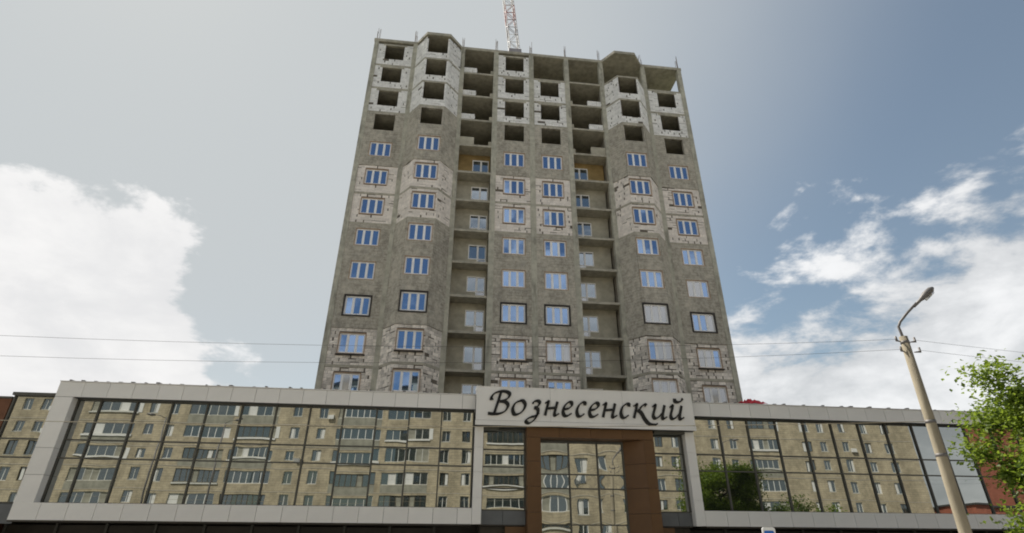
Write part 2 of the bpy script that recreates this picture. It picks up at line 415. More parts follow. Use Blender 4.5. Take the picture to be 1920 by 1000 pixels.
for k in range(1, 13):
    zc = FL(k)+1.62
    for c in (1, 4, 5, 8):
        if k == 1 and c in (5, 8): continue
        F, L = facet((XC[c-1]+(.42 if c == 1 else .23), T), (XC[c]-(.42 if c == 8 else .23), T))
        cx = WCX[c]; a = cx-F[0][0]
        kind = KIND[k]
        if k <= 4: op = (a-.92, a+.92, FL(k)+.78, FL(k)+2.62 if kind == 'plaster' else FL(k)+2.801)
        else: op = (a-WW/2-.03, a+WW/2+.03, zc-WH/2-.03, zc+WH/2+.03)
        infill(F, L, k, kind, op)
        if k > 4: tower_window(cx, T+.04, zc, k, c)
        elif kind != 'plaster': MB().box(cx-1.15, cx+1.15, T+.0, T+.24, FL(k)+2.60, FL(k)+2.799).build('lintel', MT['slab'], tower)
    for c in (2, 7):
        if k == 1 and c == 7: continue
        x0, x1 = XC[c-1]+.1, XC[c]-.1; f0, f1 = BF[c]
        kind = KIND[k]
        Fl, Ll = facet((x0, T), (f0, T-BAYP)); Ff, Lf = facet((f0, T-BAYP), (f1, T-BAYP)); Fr, Lr = facet((f1, T-BAYP), (x1, T))
        infill(Fl, Ll, k, kind); infill(Fr, Lr, k, kind)
        cx = WCX[c]; a = cx-f0
        if k <= 4: op = (a-.95, a+.95, FL(k)+.78, FL(k)+2.62 if kind == 'plaster' else FL(k)+2.801)
        else: op = (a-WW/2-.03, a+WW/2+.03, zc-WH/2-.03, zc+WH/2+.03)
        infill(Ff, Lf, k, kind, op)
        if k > 4: tower_window(cx, T-BAYP+.04, zc, k, c)
# balcony doors: (local origin bottom middle of the whole set, facing -y)
def balcony_door(x0, y, zf, flip):
    def bx(a0, a1, y0, y1, z0, z1):
        if flip: a0, a1 = 1.5-a1, 1.5-a0
        return (a0, a1, y0, y1, z0, z1)
    fr = MB()
    for q in (bx(0, .08, 0, .08, .85, 2.25), bx(.08, .72, 0, .08, .85, .95), bx(.08, .72, 0, .08, 2.15, 2.25), bx(.72, .88, 0, .08, .1, 2.25), bx(.88, 1.42, 0, .08, .1, .22), bx(.88, 1.42, 0, .08, 2.13, 2.25), bx(1.42, 1.5, 0, .08, .1, 2.25), bx(.88, 1.42, .01, .07, .85, .95)): fr.box(*q)
    w = fr.build('balcony_door', MT['pvc'], tower); w.location = (x0, y, zf)
    for q in (bx(.08, .72, .03, .05, .95, 2.15), bx(.88, 1.42, .03, .05, .95, 2.13), bx(.88, 1.42, .03, .05, .22, .85)):
        MB().box(*q).build('pane', MT['dglass'] if q[4] > .5 else (MT['palegl'] if random.random() < .5 else MT['dglass']), w)
YB = T+1.3
for c in (3, 6):
    x0, x1 = XC[c-1]+.23, XC[c]-.23
    F, L = facet((x0, YB), (x1, YB))
    for k in range(1, 13):
        zf = FL(k)
        if k <= 4:
            if k == 1 and c == 6: continue
            F2, L2 = facet((x0, T+.12), (x1, T+.12))
            a = (0, 1.30) if c == 3 else (L-1.40, L)
            if k < 4:
                for q in range(3):
                    n_ = 2 if q != 1 else 3
                    for i in range(n_):
                        aa, ab = a[0]+(a[1]-a[0])*i/n_, a[0]+(a[1]-a[0])*(i+1)/n_
                        MB().fbox(F2, aa+.006, ab-.006-.04*(i % 2), -.2, 0, zf+q*.25, zf+q*.25+.24).build('parapet_block', MT['block_w'], tower)
            else: MB().fbox(F2, a[0], a[1], -.2, 0, zf, zf+.95).build('low_wall', MT['plaster_in'], tower)
            b = (L-.28, L) if c == 3 else (0, .25)
            MB().fbox(F2, b[0], b[1], -.2, 0, zf, zf+.55).build('low_wall', MT['plaster_in'], tower)
        else:
            a0 = L-1.62 if c == 3 else .12
            m = MB(); d0, d1 = -.2, 0
            m.fbox(F, 0, a0, d0, d1, zf, zf+2.8); m.fbox(F, a0+1.5, L, d0, d1, zf, zf+2.8); m.fbox(F, a0, a0+1.5, d0, d1, zf+2.25, zf+2.8)
            m.fbox(F, a0 if c == 3 else a0+.78, a0+.72 if c == 3 else a0+1.5, d0, d1, zf, zf+.85); m.fbox(F, a0, a0+1.5, d0, d1, zf, zf+.1)
            m.build('balcony_wall', MT['ochre'] if k == 5 else MT['plaster_in'], tower)
            balcony_door(x0+a0, YB+.02, zf, c == 6)
# blocks: the 300 that show largest are single parts, the rest one mesh
def bsize(b):
    F, a0, a1, z0, z1, kd, d = b
    if z0 < 11.9: return 0
    p = Vector((F[0][0]+F[1][0]*a0, F[0][1]+F[1][1]*a0, z0-CAMZ))
    return (a1-a0)*(z1-z0)*abs(F[2].dot(Vector((p.x, p.y)).normalized()))/p.length_squared
BLOCKS.sort(key=bsize, reverse=True)
UB = {}
for kd in ('block_w', 'block_c', 'block_d'):
    UB[kd] = MB().box(0, 1, 0, 1, 0, 1).mesh('block', MT[kd])
rest = {kd: MB() for kd in UB}
for i, (F, a0, a1, z0, z1, kd, d) in enumerate(BLOCKS):
    if i < 300:
        o = obj('block', UB[kd], tower, (F[0][0]+F[1].x*a0+F[2].x*d, F[0][1]+F[1].y*a0+F[2].y*d, z0), math.atan2(F[1].y, F[1].x), scale=(a1-a0, .06, z1-z0))
    else: rest[kd].fbox(F, a0, a1, d-.06, d, z0, z1)
for kd, m in rest.items():
    if m.v: m.build('blockwork', MT[kd], tower)['kind'] = 'stuff'

# ------------------------------------------------------------------ the shopping centre
P = 23.85; G = P+.42
mall = thing('shopping_centre', 'low shopping centre with mirrored glass wings, pale panel frame and brown entrance portal', 'building')
PANELS = {}
def panel(x0, x1, y0, y1, z0, z1, m='panel', name='panel', parent=None):
    """one cladding panel, shared mesh per size, slightly chamfered edge"""
    key = (round(x1-x0, 3), round(y1-y0, 3), round(z1-z0, 3), m)
    if key not in PANELS: PANELS[key] = MB().box(0, x1-x0, 0, y1-y0, 0, z1-z0).mesh(name, MT[m])
    return obj(name, PANELS[key], parent or mall, (x0, y0, z0), rot=(R(random.uniform(-.12, .12)), 0, R(random.uniform(-.15, .15))))
J = .014
def row(xa, xb, z0, z1, step, y=P, m='panel', name='panel', t=.03, start=0.):
    x = xa; first = True
    while x < xb-.02:
        e = x+(start if first and start else step); first = False
        if xb-e < .25: e = xb
        panel(x+J/2, e-J/2, y, y+t, z0, z1, m, name); x = e
XL0, XL1, XR0, XR1 = -15.96, 1.15, 11.0, 33.5
ZB0, ZB1, ZT0, ZT1 = 3.02, 3.60, 7.57, 8.19
for xa, xb in ((XL0, XL1), (XR0, XR1)):
    row(xa, xb, ZT0, ZT1-.02, .972); row(xa, xb, ZB0, ZB1-.01, .972)
    MB().box(xa+.02, xb-.02, P+.032, P+.95, ZT0+.01, ZT1-.01).build('parapet_core', MT['panel_b'], mall)
    MB().box(xa-.01, xb+.01, P-.03, P+1.0, ZT1-.008, ZT1+.022).build('coping', MT['panel'], mall)
    MB().box(xa+.02, xb-.02, P+.032, P+.7, ZB0+.01, ZB1-.02).build('band_core', MT['panel_b'], mall)
    MB().box(xa+.01, xb-.01, P-.005, G+.02, ZB1-.009, ZB1+.012).build('sill', MT['panel'], mall)
    MB().box(xa, xb, P+.03, P+2.4, ZB0-.06, ZB0-.012).build('soffit', MT['dshop'], mall)
    x = xa+.35
    clip = MB().box(-.05, .05, 0, .25, 0, .05).mesh('coping_clip', MT['steel'])
    while x < xb-.1:
        obj('coping_clip', clip, mall, (x, P+.0, ZT1+.02), rotz=random.uniform(-.2, .2), scale=(random.uniform(.6, 1.5), 1, random.uniform(.5, 1.4))); x += .486*random.choice((1, 1, 2))
# left upright of the frame: front panels and inner reveal
z = ZB1
while z < ZT0-.05:
    e = min(z+.99, ZT0)
    panel(XL0+.007, XL0+.69, P, P+.03, z+J/2, e-J/2)
    panel(XL0+.66, XL0+.692, P+.033, G+.1, z+J/2, e-J/2, 'panel', 'reveal_panel'); z = e
MB().box(XL0+.02, XL0+.655, P+.035, G+.3, ZB1, ZT0).build('frame_core', MT['panel_b'], mall)
# glazing: pillowed mirror panes set between mullions
NP = 8
def pane_mesh(w, h, bulge, m='mirror'):
    v = []; f = []
    for j in range(NP+1):
        for i in range(NP+1):
            s, t = 2*i/NP-1, 2*j/NP-1
            v.append((s*w/2, -bulge*(1-s*s)*(1-t*t), t*h/2))
    for j in range(NP):
        for i in range(NP):
            a = j*(NP+1)+i; f.append((a, a+1, a+NP+2, a+NP+1))
    me = bpy.data.meshes.new('glass_pane'); me.from_pydata(v, [], f); me.materials.append(MT[m])
    me.polygons.foreach_set('use_smooth', [True]*len(me.polygons)); return me
def glazing(xs, zs, y, bulge, tilt, mw=.06, md=.07, left=True):
    for i in range(len(xs)-1):
        for j in range(len(zs)-1):
            w, h = xs[i+1]-xs[i], zs[j+1]-zs[j]
            obj('glass_pane', pane_mesh(w-.01, h-.01, bulge*(random.uniform(.7, 1.2) if bulge < 0 else random.uniform(-.6, 1.))), mall, ((xs[i]+xs[i+1])/2, y, (zs[j]+zs[j+1])/2), rot=(R(random.gauss(0, tilt)), 0, R(random.gauss(0, tilt))))
    for x in xs:
        MB().box(x-mw/2, x+mw/2, y-md, y+.05, zs[0], zs[-1]).build('mullion', MT['mull'], mall)
    for zz in zs:
        MB().box(xs[0]+mw/2, xs[-1]-mw/2, y-md+.012, y+.04, zz-.025, zz+.025).build('transom', MT['mull'], mall)
ZS = [3.62, 5.25, 5.95, 7.55]
glazing([-15.25]+[1.10-1.405*i for i in range(11, -1, -1)], ZS, G, .0007, .07)
glazing([11.06]+[12.46+1.4*i for i in range(16)], ZS, G, .0007, .07)
glazing([-17.70, -15.99], [3.62, 5.25, 5.95, 7.63], G+.03, .0007, .07)
MB().box(-17.78, -15.98, G-.12, G+.5, 7.64, 7.76).build('roof_edge', MT['mull'], mall)
row(-17.75, -15.99, 2.9, 3.58, .88, G-.05, 'greyp', 'grey_panel')
MB().box(-24, -17.79, G-.02, T, 0, 7.5).build('brick_end_wall', MT['brownw'], mall)
MB().box(-24, -17.77, G-.08, T, 7.5, 7.58).build('roof_edge', MT['mull'], mall)
# body behind the glass, roof, recessed ground floor
MB().box(-17.7, XR1, P+3.0, T-.2, 0, 7.45).build('core_wall', MT['dshop'], mall)
MB().box(-17.6, 1.5, G+.12, P+2.45, 3.1, 7.4).build('floor_void', MT['panel_b'], mall)
MB().box(10.6, XR1-.1, G+.12, P+2.45, 3.1, 7.4).build('floor_void', MT['panel_b'], mall)
MB().box(-17.6, XR1-.05, P+.96, T+DEP+2, 7.46, 7.6).build('roof', MT['roofd'], mall)
x = -17.5
while x < XR1-1:
    if not (1.3 < x < 10.9):
        MB().box(x, x+.10, P+2.3, P+2.45, .15, 2.96).build('shopfront_post', MT['mull'], mall)
        if x+1.9 < 1.3 or x > 10: MB().box(x+.11, x+1.89, P+2.38, P+2.42, .5, 2.9).build('shopfront_pane', MT['dshop'], mall)
    x += 1.9
# sign box
sign = MB().box(XL1+.01, XR0-.01, P-.30, P+.55, 6.86, 8.47).build('sign_board', MT['panel_b'], mall)
sx = [XL1, 4.43, 7.72, XR0]
for i in range(3): panel(sx[i]+.004, sx[i+1]-.004, P-.33, P-.302, 7.06, 8.50, 'panel', 'sign_panel', mall)
MB().box(XL1-.01, XR0+.01, P-.36, P-.30, 6.85, 7.045).build('sign_trim', MT['panel'], mall)
MB().box(XL1, XR0, P-.34, P+.56, 8.501, 8.52).build('sign_coping', MT['panel'], mall)
# lettering drawn with a broad nib
NIB = (.165, .050, R(38))
def catmull(p, n=7):
    q = [p[0]]+list(p)+[p[-1]]; out = []
    for i in range(1, len(q)-2):
        for t in range(n):
            t /= n; a, b, c, d = q[i-1], q[i], q[i+1], q[i+2]
            out.append(tuple(.5*((2*b[k])+(-a[k]+c[k])*t+(2*a[k]-5*b[k]+4*c[k]-d[k])*t*t+(-a[k]+3*b[k]-3*c[k]+d[k])*t**3) for k in (0, 1)))
    out.append(p[-1]); return out
GL = {
 'В': [[(.05,.95),(.0,1.15),(.12,1.42),(.45,1.58),(.85,1.56),(1.06,1.38),(.98,1.08),(.62,.88)], [(.55,.88),(.92,.84),(1.12,.6),(1.02,.22),(.7,.03),(.35,.0),(.02,.03)], [(.50,1.52),(.46,.9),(.40,.04)]],
 'о': [[(.45,.97),(.16,.8),(.05,.42),(.2,.05),(.46,.03),(.74,.3),(.80,.68),(.62,.95),(.42,.97)]],
 'з': [[(.10,.78),(.22,.95),(.48,.99),(.64,.86),(.55,.64),(.28,.52)], [(.28,.52),(.56,.42),(.62,.12),(.46,-.28),(.12,-.55),(-.16,-.5),(-.16,-.32),(.10,-.16),(.45,-.05),(.74,.14)]],
 'н': [[(-.02,.84),(.12,.98),(.15,.8),(.13,.4),(.12,.0)], [(.14,.48),(.66,.55)], [(.68,.98),(.66,.5),(.65,.12),(.74,.02),(.92,.16)]],
 'е': [[(.12,.46),(.42,.54),(.60,.74),(.55,.95),(.36,.97),(.14,.74),(.06,.38),(.18,.06),(.42,.02),(.68,.2)]],
 'с': [[(.62,.80),(.60,.95),(.40,.98),(.15,.76),(.06,.38),(.18,.06),(.42,.02),(.66,.2)]],
 'к': [[(-.02,.84),(.12,.98),(.15,.8),(.13,.4),(.12,.0)], [(.66,.90),(.56,.98),(.42,.84),(.32,.6),(.14,.5)], [(.24,.55),(.44,.40),(.70,-.05),(.98,-.38),(1.3,-.42),(1.42,-.32)]],
 'и': [[(-.02,.84),(.12,.98),(.14,.75),(.10,.25),(.22,.03),(.44,.14),(.66,.5)], [(.70,.98),(.67,.5),(.66,.12),(.75,.02),(.93,.16)]],
}
GL['й'] = GL['и']+[[(.22,1.48),(.28,1.28),(.48,1.24),(.66,1.34),(.72,1.52)]]
XH = .625; BASE = 7.315
LX = [('В',1.62,2.66),('о',2.70,3.35),('з',3.28,3.99),('н',4.12,4.85),('е',4.93,5.44),('с',5.55,6.04),('е',6.12,6.64),('н',6.72,7.47),('с',7.55,8.05),('к',8.13,9.29),('и',9.03,9.76),('й',9.84,10.60)]
for ch, xa, xb in LX:
    st = [[(x+.20*y, y) for x, y in catmull(s)] for s in GL[ch]]
    mn = min(p[0] for s in st for p in s); mx = max(p[0] for s in st for p in s)
    sc = (xb-xa-.10)/(mx-mn)
    m = MB()
    for si, s in enumerate(st):
        pts = [(xa+.05+(x-mn)*sc, BASE+y*XH) for x, y in s]; b = len(m.v); yf = P-.385-.0015*si; yb_ = P-.335
        for i, p in enumerate(pts):
            q0, q1 = pts[max(i-1, 0)], pts[min(i+1, len(pts)-1)]
            t = Vector((q1[0]-q0[0], q1[1]-q0[1])).normalized(); nrm = Vector((-t.y, t.x))
            ang = math.atan2(nrm.y, nrm.x)-NIB[2]
            h = math.sqrt((NIB[0]*.5*math.cos(ang))**2+(NIB[1]*.5*math.sin(ang))**2)*1.06
            for yy in (yf, yb_):
                m.v += [(p[0]-nrm.x*h, yy, p[1]-nrm.y*h), (p[0]+nrm.x*h, yy, p[1]+nrm.y*h)]
        n = len(pts)
        for i in range(n-1):
            a = b+4*i; c = a+4
            m.f += [(a, c, c+1, a+1), (a+2, a+3, c+3, c+2), (a, a+2, c+2, c), (a+1, c+1, c+3, a+3)]
        m.f += [(b, b+1, b+3, b+2), (b+4*n-4, b+4*n-2, b+4*n-1, b+4*n-3)]
    m.build('letter', MT['blackt'], sign)
# pillars beside the entrance
for xa, xb in ((XL1, XL1+.38), (XR0-.42, XR0)):
    z = ZB0
    while z < 6.84:
        e = min(z+.985, 6.845); panel(xa+.004, xb-.004, P-.01, P+.02, z+J/2, e-J/2, 'panel', 'pillar_panel'); z = e
    MB().box(xa+.01, xb-.01, P+.022, G+.3, ZB0, 6.84).build('pillar', MT['panel'], mall)
# brown portal: flat left jamb, splayed right jamb, lintel
PY0, PY1 = P-.12, 24.57
PX = (3.40, 4.0, 8.60, 9.06); XG = 7.84
Fs, Ls = facet((XG, PY1-.08), (PX[2], PY0+.002))
z = 6.43
zz = [(6.43, 6.845)]
while z > .2: e = max(z-.985, .13); zz.append((e, z)); z = e
for e, z in zz:
    if z < 6.5:
        panel(PX[0]+.004, PX[1]-.004, PY0, PY0+.03, e+J/2, z-J/2, 'brownp', 'portal_panel')
        panel(PX[2]+.004, PX[3]-.004, PY0, PY0+.03, e+J/2, z-J/2, 'brownp', 'portal_panel')
        panel(PX[1]-.03, PX[1], PY0+.034, PY1, e+J/2, z-J/2, 'brownp', 'reveal_panel')
        MB().fbox(Fs, .0, Ls-.004, -.03, 0, e+J/2, z-J/2).build('splay_panel', MT['brownp'], mall)
    for xx in (PX[0], PX[3]-.03): panel(xx, xx+.03, PY0+.034, G+.3, e+J/2, z-J/2, 'brownp', 'reveal_panel')
for i in range(4):
    xa = PX[0]+(PX[3]-PX[0])*i/4; xb = PX[0]+(PX[3]-PX[0])*(i+1)/4
    panel(xa+.006, xb-.006, PY0, PY0+.03, 6.437, 6.845, 'brownp', 'lintel_panel')
MB().box(PX[0]+.035, PX[1]-.035, PY0+.035, PY1, .13, 6.42).build('portal_jamb', MT['panel_b'], mall)
MB().prism([(XG+.06, PY1), (PX[2]+.06, PY0+.04), (PX[3]-.035, PY0+.04), (PX[3]-.035, PY1)], .13, 6.42).build('portal_jamb', MT['panel_b'], mall)
MB().box(PX[0]+.035, PX[3]-.035, PY0+.035, PY1+.1, 6.44, 6.84).build('portal_lintel', MT['brownp'], mall)
CONC = True
glazing([4.0, 5.37, 6.66, XG], [.2, 1.7, 3.04, 4.45, 5.02, 6.42], PY1-.05, -.0021, .10)
MB().box(4.01, XG-.01, PY1-.14, PY1+.1, 6.36, 6.432).build('head_frame', MT['mull'], mall)
for xa, xb in ((XL1+.39, PX[0]-.01), (PX[3]+.01, XR0-.43)):
    glazing([xa, xb], [3.56, 4.40, 5.25, 5.95, 6.80], G, .0009, .08)
    row(xa, xb, ZB0, 3.53, .9, G-.06, 'greyp', 'grey_panel')
    MB().box(xa, xb, G-.05, G+.6, ZB0-.05, 3.01).build('soffit', MT['dshop'], mall)
    row(xa, xb, .15, 2.95, 1.2, G+.3, 'dshop' if xa < 5 else 'dshop', 'shop_panel')
for xa, xb in ((2.55, 3.39), (9.07, 9.75)):
    panel(xa, xb, G-.02, G+.02, .15, 2.95, 'brownp', 'portal_panel')
MB().box(XL1+.4, 2.2, P-.0, P+.3, 6.72, 6.85).build('dark_gap_piece', MT['mull'], mall)  # dark piece added to stand for the dark gap under the sign
MB().box(9.15, 10.55, P-.1, P+.3, 6.74, 6.85).build('dark_gap_piece', MT['mull'], mall)  # same added dark filler at the right end of the sign
MB().box(1.5, 10.6, PY1+.16, P+2.95, 0, 7.4).build('lobby_core', MT['dshop'], mall)

# ------------------------------------------------------------------ apartment block across the street (seen in the mirror glass)
BY = -28.0; BX0, BX1 = -72.0, 69.6; FH = 2.82; ZC1 = 3.75   # first storey window centre
block = thing('apartment_block', 'long cream brick apartment block across the street, mirrored in the glass wings', 'building')
W_COLS = [-66., -63.5, -53.9, -51.6, -38.7, -35.9, -20.2, -17.0, -.2, 2.7, 18.6, 21.4, 29.8, 32.3, 38.2, 41.2, 52.5, 55.1, 58.5, 62.1, 65.6]
L_COLS = [(-61.5, -56.2), (-46.4, -40.7), (-33.9, -28.5), (-27.8, -22.6), (-14.9, -9.1), (-8.3, -2.4), (5.1, 10.8), (11.8, 16.6), (23.8, 28.2), (43.6, 48.1)]
NF = 9; ZTOP = ZC1+FH*NF-1.0
wm = MB()
OPS = sorted([(x-.58, x+.58, 'w') for x in W_COLS]+[(a, b, 'l') for a, b in L_COLS])
for s in range(NF):
    zc = ZC1+FH*s
    wz0, wz1 = zc-.75, zc+.75
    zb = zc-FH/2-.01 if s else 0
    zt = zc+FH/2-.01 if s < NF-1 else ZTOP
    wm.box(BX0, BX1, BY-.4, BY, zb, wz0); wm.box(BX0, BX1, BY-.4, BY, wz1, zt)
    x = BX0
    for a, b, kk in OPS:
        wm.box(x, a, BY-.4, BY, wz0, wz1); x = b
    wm.box(x, BX1, BY-.4, BY, wz0, wz1)
wm.build('front_wall', MT['cream'], block)
MB().box(BX0+.1, BX1-.1, BY-1.5, BY-1.4, 0, ZTOP-.1).build('inner_wall', MT['dark_in'], block)
MB().box(BX0, BX1, BY-12, BY-11.7, 0, ZTOP).build('rear_wall', MT['cream'], block)
for x in (BX0, BX1-.3): MB().box(x, x+.3, BY-11.7, BY-.4, 0, ZTOP).build('end_wall', MT['cream'], block)
rf_ = MB().box(BX0-.3, BX1+.3, BY-12.3, BY+.4, ZTOP, ZTOP+.35).build('roof', MT['roofd'], block)
fm = MB(); ring(fm, 1.16, 1.5, .07, 0, .1); fm.box(-.04, .04, .01, .09, -.68, .68)
BWM = {}
for nm, mm in (('l', 'bframe'), ('d', 'bframe_d'), ('w', 'bwhite')): BWM[nm] = fm.mesh('window', MT[mm])
bp = MB().box(-.49, .49, .04, .06, -.69, .69).mesh('pane', MT['bglass'])
bc = MB().box(0, .4, .03, .038, -.66, .66).mesh('curtain', MT['bwhite'])
bs = MB().box(-.66, .66, -.0, .16, -.80, -.75).mesh('sill', MT['bframe'])
rb = random.Random(3)
for x in W_COLS:
    for s in range(NF):
        zc = ZC1+FH*s
        w = obj('window', BWM[rb.choice('lldw')], block, (x, BY-.14, zc), rotz=math.pi)
        obj('pane', bp, w, (0, -.0, 0), rot=(R(rb.uniform(-1, 1)), 0, R(rb.uniform(-2, 2))))
        if rb.random() < .55: obj('curtain', bc, w, (rb.choice((-.5, .08)), -.04, 0), scale=(rb.uniform(.6, 1), 1, 1))
        if rb.random() < .6: obj('sill', bs, w, (0, -.16, 0))
ac_me = MB().box(-.4, .4, 0, .3, -.28, .28).mesh('air_conditioner', MT['bwhite'])
for a, b in L_COLS:
    L = b-a; mid = (a+b)/2
    for s in range(NF):
        zc = ZC1+FH*s; style = rb.choice('wldoldl')
        fmat = {'w': 'bwhite', 'l': 'bframe', 'd': 'bframe_d', 'o': 'bframe_d'}[style]
        npn = rb.choice((5, 6, 7)) if style != 'd' else 8
        m = MB(); m.box(-L/2, L/2, 0, .08, -.75, -.67); m.box(-L/2, L/2, 0, .08, .67, .75)
        pw = L/npn
        for i in range(npn+1): m.box(max(-L/2, -L/2+i*pw-.05), min(L/2, -L/2+i*pw+.05), .004, .076, -.67, .67)
        lg = m.build('loggia', MT[fmat], block); lg.location = (mid, BY-.10, zc); lg.rotation_euler = (0, 0, math.pi)
        if 1 <= s <= 5:
            me = {}
            for i in range(npn):
                kk = rb.random(); mm = 'bglass' if kk < .80 else ('bwhite' if kk < .85 else 'bsheet')
                if mm not in me: me[mm] = MB().box(-pw/2+.04, pw/2-.04, .03, .05, -.68, .68).mesh('pane', MT[mm])
                obj('pane', me[mm], lg, (-L/2+(i+.5)*pw, 0, 0), rot=(0, 0, R(rb.uniform(-2, 2))))
        else: MB().box(-L/2, L/2, .03, .05, -.68, .68).build('glazing', MT['bglass'], lg)
        if rb.random() < .5: MB().box(-L/2-.1, L/2+.1, -.16-.06, -.1, -1.0+rb.uniform(0, .1), -.76).build('ledge', MT[rb.choice(('bwhite', 'bwhite', 'bframe'))], lg)
        if rb.random() < .2: MB().box(-L/2-.5, -L/2, -.14, -.1, -.75, .75).build('side_sheet', MT['bwhite'], lg); 
        if rb.random() < .35: MB().box(-L/2, L/2, -.12, -.105, -1.75, -.76).build('parapet_sheet', MT['bsheet'], lg)
for i in range(9):
    o = obj('air_conditioner', ac_me, block, (rb.choice(W_COLS)+1.1, BY+.0, ZC1+FH*rb.randint(1, 5)-.6))
for s in range(1, NF):
    z = ZC1+FH*s-FH/2-.35
    MB().box(BX0, BX1, BY, BY+.03, z-.03, z+.03).build('string_course', MT['stonew'], block)

low = thing('brick_shop', 'low red brick building beside the end of the cream block, mirrored at far right', 'building')
MB().box(70.6, 88, -34, -22, 0, 6.8).build('wall', MT['redbrick'], low); MB().box(70.4, 88.3, -34.3, -21.7, 6.8, 7.05).build('roof', MT['roofd'], low)
for i in range(6): MB().box(72+i*2.6, 73.6+i*2.6, -22.0, -21.95, 1.2, 3.4).build('window', MT['bglass'], low)
tall = thing('brick_house', 'taller red brick house with pale bands, mirrored at the far right edge', 'building')
MB().box(104, 126, -52, -40, 0, 24).build('wall', MT['redbrick'], tall); MB().box(103.6, 126.4, -52.4, -39.6, 24, 24.5).build('roof', MT['roofd'], tall)
for s in range(7):
    MB().box(104, 126, -40, -39.9, 2.9+s*3.2, 3.3+s*3.2).build('band', MT['stonew'], tall)
    for i in range(6): MB().box(105.5+i*3.5, 107+i*3.5, -40, -39.93, .9+s*3.2, 2.5+s*3.2).build('window', MT['bglass'], tall)

# ------------------------------------------------------------------ crane
crane = thing('tower_crane', 'red and white lattice crane boom rising behind the tower roof', 'crane', (7.0, 60, 0))
def lattice(p0, p1, w, seg, name):
    p0, p1 = Vector(p0), Vector(p1); ax = (p1-p0); L = ax.length; ax.normalize()
    a = ax.cross(Vector((0, 1, 0))).normalized(); b = ax.cross(a).normalized()
    cs = [(a*sx+b*sy)*(w/2) for sx, sy in ((-1, -1), (1, -1), (1, 1), (-1, 1))]
    n = int(L/seg)
    for i in range(n):
        q0, q1 = p0+ax*(L*i/n), p0+ax*(L*(i+1)/n); mt = MT[('whitep', 'craneg', 'redp')[(i//2) % 3]]
        for c in cs: MB().tube([q0+c, q1+c], .085, 5).build('chord', mt, crane)
        for j in range(4):
            c, d = cs[j], cs[(j+1) % 4]
            MB().tube([q0+c, q1+d] if (i+j) % 2 else [q0+d, q1+c], .05, 4).build('brace', mt, crane)
            MB().tube([q1+c, q1+d], .045, 4).build('brace', mt, crane)
lattice((.05, 0, 71.), (-1.75, 0, 90.), 1.45, 1.7, 'boom')
MB().box(-1, 1, -1, 1, 69.5, 71).build('slewing_ring', MT['craneg'], crane)
ms = MB()
for sx in (-1, 1):
    for sy in (-1, 1): ms.box(sx*.8-.1, sx*.8+.1, sy*.8-.1, sy*.8+.1, 0, 69.5)
for i in range(34):
    for sy in (-.8, .8): ms.tube([(-.8, sy, i*2), (.8, sy, i*2+2)], .05, 4)
ms.build('mast', MT['craneg'], crane)

# ------------------------------------------------------------------ street lamp pole and overhead wires
PXo, PYo = 11.0, 11.5
lamp = thing('street_lamp', 'tall round concrete lamp post with curved steel arm before the right glass wing', 'street lamp', (PXo, PYo, 0))
ph = 7.05
MB().tube([(0, 0, .0), (.03, 0, 2.5), (.10, 0, 5.), (.14, 0, ph)], [.140, .120, .104, .092], 20).build('pole', MT['pole'], lamp, True)
for z, r in ((4.98, .112), (4.24, .118), (6.9, .101)):
    MB().tube([(.10+(z-5)*.02, 0, z-.035), (.10+(z-5)*.02, 0, z+.035)], r, 16).build('clamp', MT['steel'], lamp, True)
pts = [(.14, 0, ph-.25), (.12, 0, ph+.1), (.105, -.0, ph+.26), (.15, -.05, ph+.38), (.34, -.16, ph+.60), (.56, -.28, ph+.82)]
MB().tube(pts, .032, 8).build('arm', MT['steel'], lamp, True)
hd = Vector((.56, -.28, ph+.80)); dr = Vector((.62, -.38, .60)).normalized()
MB().tube([hd-dr*.10, hd+dr*.12, hd+dr*.2, hd+dr*.34, hd+dr*.5, hd+dr*.58], [.036, .04, .06, .088, .078, .03], 12).build('lamp_head', MT['steel'], lamp, True)
MB().tube([hd+dr*.24+Vector((.03, 0, -.06)), hd+dr*.5+Vector((.03, 0, -.06))], .05, 10).build('lamp_glass', MT['palegl'], lamp, True)
for dx, z in ((-.2, 6.98), (-.16, 6.72), (.30, 6.98), (.34, 6.72)):
    MB().tube([(.13+dx*.5, 0, z-.06), (.13+dx, 0, z-.04), (.13+dx, 0, z+.07)], [.012, .03, .025], 8).build('insulator', MT['steel'], lamp, True)
def wire(p, q, sag, r, label, m='wire'):
    p, q = Vector(p), Vector(q)
    pts = [p.lerp(q, i/24)-Vector((0, 0, 4*sag*(i/24)*(1-i/24))) for i in range(25)]
    return tag(MB().tube(pts, r, 5).build('overhead_wire', MT[m]), label, 'wire')
wire((-26, 11.3, 6.72), (PXo-.03, 11.5, 6.98), .75, .0036, 'upper thin dark overhead wire running left from the lamp post')
wire((-26, 11.3, 6.26), (PXo-.03, 11.5, 6.72), .8, .0036, 'lower thin dark overhead wire running left from the lamp post')
wire((PXo+.43, 11.5, 6.98), (46, 11.6, 6.9), .6, .0036, 'upper overhead wire running right from the lamp post over the tree')
wire((PXo+.47, 11.5, 6.72), (46, 11.6, 6.6), .6, .0036, 'lower overhead wire running right from the lamp post towards the tree')
wire((-26, 11.3, 4.75), (PXo-.05, 11.5, 4.98), .42, .007, 'pale low cable crossing in front of the mirrored left wing', 'pole')

